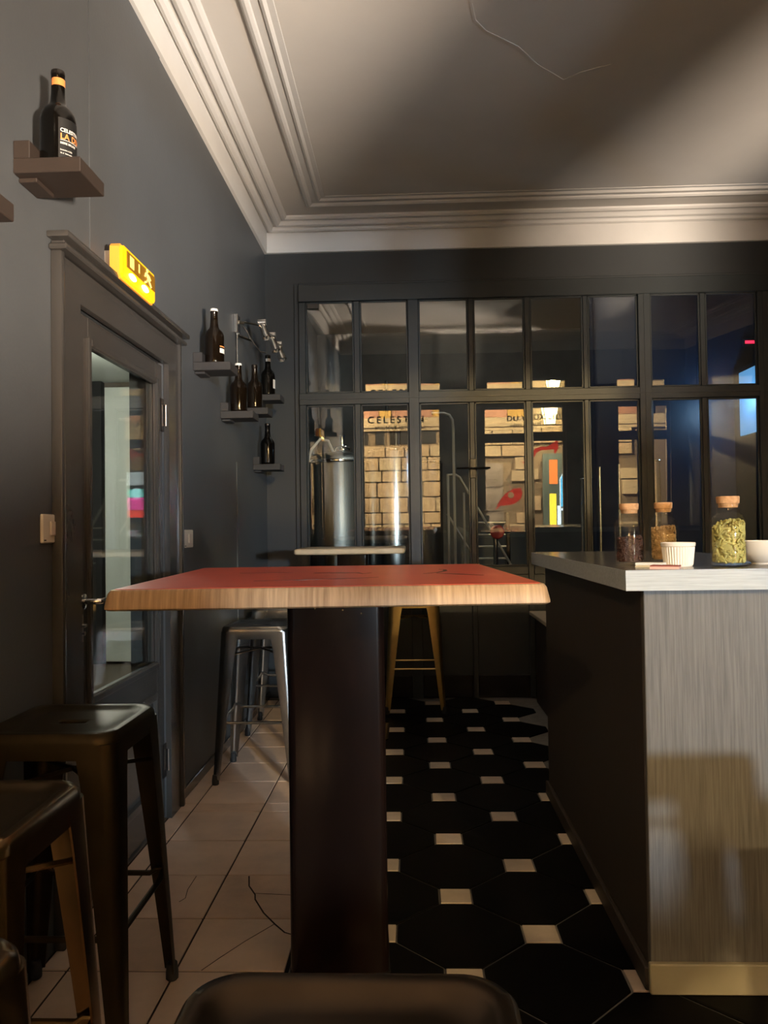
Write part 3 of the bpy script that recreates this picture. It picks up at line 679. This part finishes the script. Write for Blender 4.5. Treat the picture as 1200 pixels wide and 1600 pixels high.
# beer mats
def cardstack(x, y, rz, n, mA, mB, label):
    t = thing('card_stack', label, 'cards', (x, y, CZ), rz)
    for k in range(n):
        G().box(-.036+random.uniform(-.001, .001), .036, -.025, .025, k*.003, k*.003+.0026).build('card', M[mA] if k < n-1 else M[mB], t)
    return t
cardstack(.655, 2.205, -.5, 4, 'paper', 'paper', 'small stack of white cards leaning by the dark malt jar')
cardstack(.665, 2.11, -.45, 3, 'pink', 'redpaper', 'small stack of pink cards with dark red top near the bar corner')

# ------------------------------------------------------------------ steel stand pipes and cooler behind the bar
def standpipe(x, y, h, r, label):
    t = thing('steel_pipe', label, 'pipe', (x, y, 0), 0, 'steel stand pipes')
    G().lathe([(r, 0.012), (r, h-.02), (r*.96, h-.012)], 24).build('pipe_body', M['steel'], t)
    G().lathe([(r*1.12, h-.014), (r*1.15, h-.004), (r*1.1, h), (0, h+.002)], 24).build('pipe_cap', M['chrome'], t)
    G().lathe([(r*1.8, 0), (r*1.8, .008), (r, .014)], 24).build('pipe_flange', M['steel'], t)
standpipe(1.84, 6.05, 1.70, .045, 'thick polished steel stand pipe behind the pale malt jar')
standpipe(1.44, 6.10, 1.66, .012, 'thin steel stand pipe left of the polished thick one')
standpipe(1.60, 6.15, 1.68, .014, 'thin steel stand pipe directly behind the dark malt jar')
standpipe(1.36, 6.2, 1.58, .05, 'dull steel stand pipe in the shade at the end of the bar')
t = thing('drinks_cooler', 'tall drinks cooler with glowing blue front at the edge of the frame', 'cooler', (2.99, 6.12, 0))
G().box(-.38, .38, -.20, .34, .06, 2.44, .01).build('cooler_body', M['black'], t)
G().box(-.36, .36, -.212, -.20, 1.84, 2.42, .004).build('header_panel', M['cool_panel'], t)
for a, b, z0, z1 in ((-.33, -.28, 2.30, 2.36), (-.26, -.18, 2.30, 2.36), (-.33, -.16, 2.20, 2.26), (-.33, -.29, 2.06, 2.12), (-.27, -.20, 2.06, 2.12), (-.18, -.1, 2.06, 2.12)):
    G().box(a, b, -.216, -.212, z0, z1, .001).build('light_bar', M['cool_white'], t)
G().box(-.38, .38, -.24, -.20, 1.79, 1.825, .004).build('header_ledge', M['navy'], t)
dd = G().box(-.36, .36, -.225, -.20, .16, 1.77, .006).build('cooler_door', M['navy'], t)
G().tube([(-.30, -.225, .8), (-.30, -.26, .82), (-.30, -.26, 1.5), (-.30, -.225, 1.52)], .01, 8).build('door_handle', M['chrome'], dd)
G().box(-.394, -.382, -.1, .2, 1.9, 2.4, .003).build('glow_strip', M['blue_glow'], t)  # glowing strip added on the cooler side for the blue glow
G().box(-.36, .36, -.18, .3, 0, .06).build('cooler_base', M['rubber'], t)
lamp('blue_fill_light', 'POINT', (2.48, 6.12, 2.15), 7, (.36, .66, 1.0), .05)  # lamp added to spread the blue glow over the navy wall
t = thing('red_led_display', 'tiny glowing red display high on the navy wall behind the glass', 'display', (2.76, 6.5, 2.74))
t.location = (2.76, 6.5, 2.68)
G().box(-.06, .06, -.03, 0, -.03, .03, .004).build('display_case', M['navy'], t)
G().box(-.045, .045, -.033, -.03, -.012, .012, .001).build('digits', M['red_led'], t)

# ------------------------------------------------------------------ brewing tanks behind the glass
def tank(x, y, R, H, label, dome=.09, m='tank'):
    t = thing('brewing_tank', label, 'tank', (x, y, 0), 0, 'brewing tanks')
    G().lathe([(R*.3, .28), (R*.97, .40), (R, .42), (R, H), (R*.99, H+.01), (R*.85, H+dome*.55), (R*.5, H+dome*.92), (R*.2, H+dome), (0, H+dome)], 40).build('tank_shell', M[m], t)
    G().lathe([(R*1.004, H-.012), (R*1.02, H-.006), (R*1.02, H+.006), (R*1.004, H+.012)], 40).build('weld_ring', M['chrome'], t)
    for k in range(3):
        a = k*2*PI/3+.5; G().tube([(R*.75*math.cos(a), R*.75*math.sin(a), .42), (R*.85*math.cos(a), R*.85*math.sin(a), 0)], .025, 10).build('leg', M['steel'], t)
    return t
t = tank(-.64, 6.75, .29, 1.78, 'wide domed steel brewing tank with hose at the left of the glass')
G().lathe([(.075, 1.865), (.08, 1.875), (.08, 1.905), (.075, 1.915), (0, 1.92)], 24, (.05, 0, 0)).build('hatch', M['chrome'], t)
G().lathe([(.022, 1.915), (.022, 2.0), (.028, 2.002), (.028, 2.015), (0, 2.018)], 16, (.05, 0, 0)).build('valve_stem', M['chrome'], t)
G().tube([(-.02, -.05, 1.86), (-.06, -.1, 1.96), (-.12, -.15, 1.97), (-.19, -.2, 1.88), (-.24, -.22, 1.70), (-.25, -.23, 1.60)], .012, 8).build('hose', M['white'], t)
t = tank(-.16, 6.62, .20, 1.86, 'bright polished steel tank with dark pipe on its lid', .03, 'steel')
G().lathe([(.045, 1.88), (.045, 2.02), (.05, 2.02), (.05, 2.04), (0, 2.045)], 18, (.03, 0, 0)).build('lid_fitting', M['black'], t)
G().tube([(.03, 0, 2.03), (.03, 0, 2.07), (.05, 0, 2.11), (.09, 0, 2.125), (.30, 0, 2.125)], .014, 10).build('lid_pipe', M['black'], t)
tank(.10, 7.15, .18, 1.80, 'narrow steel tank in the shade behind the bright one', .05)
t = thing('steam_pipe', 'tall bent steel pipe standing to the right of the brewing tanks', 'pipe', (.27, 6.45, 0))
G().tube([(-.10, 0, 2.145), (.0, 0, 2.145), (.045, 0, 2.13), (.07, 0, 2.09), (.075, 0, 2.02), (.08, 0, 0.01)], .012, 10).build('pipe_body', M['lit_steel'], t)
G().lathe([(.03, 0), (.03, .008), (.014, .012)], 16, (.08, 0, 0)).build('pipe_flange', M['lit_steel'], t)
G().tube([(.16, .1, .01), (.16, .1, 1.50)], .01, 8).build('second_pipe', M['lit_steel'], t)
t = thing('vent_pipe', 'pair of thin vertical vent pipes rising above the tanks', 'pipe', (-.20, 6.98, 0))
G().tube([(-.01, 0, .0), (-.01, 0, 2.52)], .016, 8).build('pipe_body', M['steel'], t)
G().tube([(.07, 0, .0), (.07, 0, 2.25)], .010, 8).build('pipe_branch', M['steel'], t)
t = thing('added_tube_lamp', 'unseen tube lamp added under the brewery ceiling to light the tanks', 'lamp', (.3, 6.2, ZC))  # lamp added out of view to lift the grey of the tanks
G().box(-.6, .6, -.04, .04, -.05, 0, .005).build('lamp_body', M['white'], t)
G().tube([(-.55, 0, -.065), (.55, 0, -.065)], .014, 10).build('tube', emis('tube_glow', (.95, 1, .95), 1.0), t)
lamp('brewery_fill_light', 'AREA', (.3, 6.2, ZC-.09), 10, (.95, 1, .95), 1.1, aim=(.2, 8.2, 1.2), size_y=.03)
# indicator lamp on a small control box
t = thing('control_box', 'small control box with orange indicator lamp beside the domed tank', 'box', (-1.0, 6.42, 0))
G().box(-.06, .16, -.06, .06, .9, 1.83, .006).build('box_body', M['concrete'], t)
G().lathe([(.028, 1.83), (.028, 1.845), (.022, 1.847), (.022, 1.90), (0, 1.905)], 16, (.10, 0, 0)).build('indicator_lamp', M['orange_lamp'], t)
# stair with handrail
t = thing('metal_stair', 'steel stair with tubular handrail behind the double door panes', 'stair', (0, 0, 0))
G().tube([(.31, 6.75, 1.66), (.37, 6.75, 1.665), (.41, 6.75, 1.64), (.86, 6.75, .84), (.87, 6.75, .4)], .011, 10).build('handrail', M['lit_steel'], t)
G().tube([(.30, 6.75, 1.33), (.76, 6.75, .55)], .010, 8).build('lower_rail', M['lit_steel'], t)
for x, z0, z1 in ((.31, .0, 1.67), (.87, .0, .80)): G().tube([(x, 6.75, z0), (x, 6.75, z1)], .012, 8).build('rail_post', M['lit_steel'], t)
for k in range(6): G().box(.56+.0*k, .82, 6.95+.16*k*0, 7.05, .72+k*.105, .735+k*.105, .003).build('tread', M['lit_steel'], t)
G().box(.82, .85, 6.92, 7.08, .0, 1.34, .004).box(.53, .56, 6.92, 7.08, 0, 1.34, .004).build('stringer', M['black'], t)
t = thing('valve_wheel', 'red valve wheel on a short pipe low behind the glass', 'valve', (.70, 6.55, 1.17))
RY = Matrix.Rotation(PI/2, 3, 'X')
G().lathe([(.0, -.012), (.05, -.012), (.058, -.006), (.058, .006), (.05, .012), (0, .012)], 24, ax=RY).build('wheel', M['redpaint'], t)
G().tube([(0, .0, 0), (0, .14, 0), (0, .14, -1.16)], .02, 10).tube([(-.13, .1, .0), (.12, .1, 0)], .016, 10).build('valve_pipe', M['chrome'], t)

# ------------------------------------------------------------------ wall shelves and bottles
shelf_me = {}
def shelf(y0, ztop, m, label, dx=0):
    t = thing('wall_shelf', label, 'shelf', (XL, y0, ztop), 0, 'small L-shaped wall shelves')
    if m not in shelf_me:
        a = G().box(.0, .182, 0, .165, -.040, 0, .002).mesh('shelf_board'); b = G().box(0, .045, 0, .165, 0, .048, .002).mesh('back_plate'); c = G().box(0, .05, .03, .135, -.052, -.040, .002).mesh('bracket')
        for x in (a, b, c): x.materials.append(M[m])
        shelf_me[m] = (a, b, c)
    for nm, me in zip(('shelf_board', 'back_plate', 'bracket'), shelf_me[m]): new_obj(nm, me, None, t)
    return t
bprof = [(0, .004), (.034, 0), (.044, .002), (.0475, .009), (.0480, .018), (.0480, .135), (.0470, .148), (.0425, .161), (.034, .172), (.026, .180), (.0215, .190), (.0190, .212), (.0170, .256), (.0182, .258), (.0184, .268), (.0170, .270), (0, .270)]
bm_ = {}
for k_ in ('bottle', 'bottle_amber'):
    bm_[k_] = G().lathe(bprof, 36).mesh('bottle_glass'); bm_[k_].materials.append(M[k_])
capm = {}
for k_, mm in (('w', 'paper'), ('b', 'black')):
    capm[k_] = G().lathe([(.0186, .267), (.0192, .272), (.0182, .279), (.012, .281), (0, .2815)], 24).mesh('cap'); capm[k_].materials.append(M[mm])
def wrap(vs, r, a0, z0):
    return [Vector(((r)*math.cos(a0+v.x/r), (r)*math.sin(a0+v.x/r), z0+v.y)) for v in vs]
def patch(r, a0, a1, z0, z1, n=10):
    g = G(); g.loops([[(r*math.cos(a0+(a1-a0)*k/n), r*math.sin(a0+(a1-a0)*k/n), z) for k in range(n+1)] for z in (z0, z1)], closed=False); return g
def bottle(y, ztop, m, cap, label, x=-.965):
    t = thing('beer_bottle', label, 'bottle', (x, y, ztop), 0, 'beer bottles on the wall shelves')
    new_obj('bottle_glass', bm_[m], None, t); new_obj('cap', capm[cap], None, t)
    return t
shelf(2.05, 2.205, 'shelfwood', 'brown wall shelf high above the door carrying the bottle with orange foil')
b1 = bottle(2.135, 2.205, 'bottle', 'b', 'black beer bottle with orange foil band on the high shelf near the door')
patch(.0185, -2.2, .3, .235, .255).build('foil_band', M['foil'], b1)
a0 = -1.05
lb = patch(.0483, a0-.10, a0+1.9, .012, .130, 16).build('label', M['labelblack'], b1)
for txt, sz, z0, mm in (('CELESTIN', .014, .092, 'paper'), ('LA DIX', .022, .072, 'foil'), ('BIERE BRUNE', .008, .058, 'paper'), ('brassee a Lille', .006, .040, 'paper'), ('75 cl  biere artisanale', .005, .031, 'paper')):
    vs, fs = text_mesh(txt, sz); G().add(wrap(vs, .0486, a0, z0), fs).build('label_text', M[mm], lb, smooth=False)
patch(.0486, a0, a0+1.2, .0685, .0700).build('label_line', M['paper'], lb)
shelf(1.535, 1.93, 'shelfwood', 'brown wall shelf cut by the edge of the frame, nearest of the wall shelves')
for y0, zt_, bm2, cp, lab, bl_ in (
        (3.775, 2.025, 'bottle_amber', 'w', 'first grey wall shelf beyond the door, below and before the chrome lamp', 'brown beer bottle with small white label on the first shelf beyond the door'),
        (4.315, 1.868, 'bottle_amber', 'w', 'second grey wall shelf beyond the door, lower than the first', 'brown beer bottle on the second shelf under the lamp cable'),
        (4.775, 1.957, 'bottle_amber', 'b', 'third grey wall shelf beyond the door, partly behind the second', 'brown beer bottle without label between two others under the lamp arm'),
        (5.235, 2.118, 'bottle', 'b', 'fourth grey wall shelf, close to the corner and above the lowest one', 'black beer bottle with white neck band nearest the corner'),
        (5.20, 1.648, 'bottle', 'b', 'lowest grey wall shelf close to the corner', 'glossy black beer bottle on the lowest shelf near the corner')):
    shelf(y0, zt_, 'shelfgrey', lab)
    b = bottle(y0+.083, zt_, bm2, cp, bl_)
    if 'white neck' in bl_: patch(.0185, -2.2, .3, .235, .255).build('neck_band', M['paper'], b)
    if 'white label' in bl_:
        patch(.0483, -.75, .3, .055, .078).build('label', M['paper'], b)
        patch(.0483, -.75, .3, .085, .090).build('label', M['foil'], b)
    if 'white neck' in bl_: patch(.0483, -.6, .2, .05, .11).build('label', M['paper'], b)

# ------------------------------------------------------------------ chrome wall lamp
t = thing('wall_lamp', 'chrome wall lamp with jointed arm and spot heads above the bottles', 'lamp', (XL, 4.70, 2.42))
G().box(0, .025, -.04, .04, -.03, .085, .004).build('wall_plate', M['chrome'], t)
G().tube([(.025, 0, .04), (.05, .02, .04)], .009, 8).tube([(.025, 0, .048), (.11, .10, .052), (.135, .14, .052)], .0065, 8).tube([(.02, .02, -.035), (.08, .10, -.045)], .008, 8).build('arm', M['chrome'], t)
RH = Matrix.Rotation(math.radians(160), 3, 'Y') @ Matrix.Rotation(.2, 3, 'X')
for (x, y, z) in ((.140, .14, .055), (.175, .27, .005), (.20, .37, -.03)):
    hd = G().lathe([(0, -.01), (.018, -.008), (.022, 0), (.022, .045), (.026, .05), (.028, .09), (.024, .091), (.02, .06), (0, .055)], 18, (x, y, z), ax=RH).build('spot_head', M['chrome'], t)
    G().lathe([(0, -.024), (.022, -.024), (.022, .024), (0, .024)], 14, (x, y, z+.02), ax=RX).build('joint', M['chrome'], hd)
G().tube([(.140, .14, .045), (.175, .27, .02), (.20, .37, -.015)], .007, 8).build('spot_rail', M['chrome'], t)
G().tube([(.04, .03, .03), (.06, .06, -.0), (.09, .1, -.06), (.12, .16, -.10), (.15, .2, -.10)], .004, 6).build('flex', M['steel'], t)
G().tube([(.012, 0, -.03), (.012, 0, -.36)], .005, 6).build('cord', M['steel'], t)

# ------------------------------------------------------------------ light switches
def switch(y, z, w, h, label):
    t = thing('light_switch', label, 'switch', (XL, y, z), 0)
    G().box(0, .010, -w/2, w/2, -h/2, h/2, .003).build('switch_plate', M['white'], t)
    r = G().box(.010, .015, -w*.02, w*.33, -h*.25, h*.25, .002).build('rocker', M['white'], t)
    G().box(.010, .012, -w*.42, -w*.30, -h*.42, -h*.38).build('dark_bar', M['dark'], t)  # small dark bar near the plate corner
switch(2.235, 1.217, .085, .083, 'cream light switch on the wall before the door, the nearer of two')
switch(3.645, 1.172, .15, .083, 'cream light switch beyond the door hinges, under the wall shelves')

# ------------------------------------------------------------------ emergency exit sign
t = thing('exit_sign', 'glowing yellow emergency exit sign with running man above the door', 'sign', (XL, 2.80, 2.13))
G().box(.0, .030, -.13, .13, -.045, .048, .003).build('wall_block', M['white'], t)
L_ = .175
def ys_box(x0, x1, hw, z0, z1, ch):
    pts = [(-hw, z0+ch), (-hw+ch, z0), (hw-ch, z0), (hw, z0+ch), (hw, z1-ch), (hw-ch, z1), (-hw+ch, z1), (-hw, z1-ch)]
    return [[(x, y, z) for y, z in pts] for x in (x0, x1)]
G().loops(ys_box(.038, .070, L_, -.062, .058, .012), True, True).build('housing', M['exit_rim'], t)
G().loops(ys_box(.070, .080, L_-.006, -.056, .053, .012), True, True).build('lens', M['exit_glow'], t)
fd = G().box(.080, .083, -L_+.045, L_-.012, -.012, .045, .001).build('pictogram_field', M['exit_dark'], t)
G().box(.083, .084, -.105, -.065, -.004, .036).build('door_icon', M['exit_icon'], fd)
G().box(.083, .084, -.018, -.008, .004, .036).build('arrow_icon', M['exit_icon'], fd)
G().add([(.083, -.032, .010), (.083, -.013, -.008), (.083, .006, .010)], [(0, 1, 2)]).build('arrow_icon', M['exit_icon'], fd, smooth=False)
rp = [[(.055, .027), (.078, .012), (.062, -.004), (.045, -.010)], [(.078, .012), (.10, .0), (.112, -.010)], [(.055, .027), (.045, .012)], [(.060, .028), (.09, .024), (.105, .014)], [(.078, .014), (.066, .028)]]
g = G()
for pl in rp: g.tube([(.0838, y, z) for y, z in pl], .0038, 6)
g.lathe([(0, -.002), (.008, -.002), (.008, .002), (0, .002)], 12, (.0838, .072, .040), ax=RX); g.build('running_man_icon', M['exit_icon'], fd)
for y in (-.075, .055): G().lathe([(0, -.004), (.02, -.003), (.02, .003), (0, .004)], 16, (.081, y, -.032), ax=RX, sx=.55, sy=1.6).build('bulb', M['exit_lamp'], t)
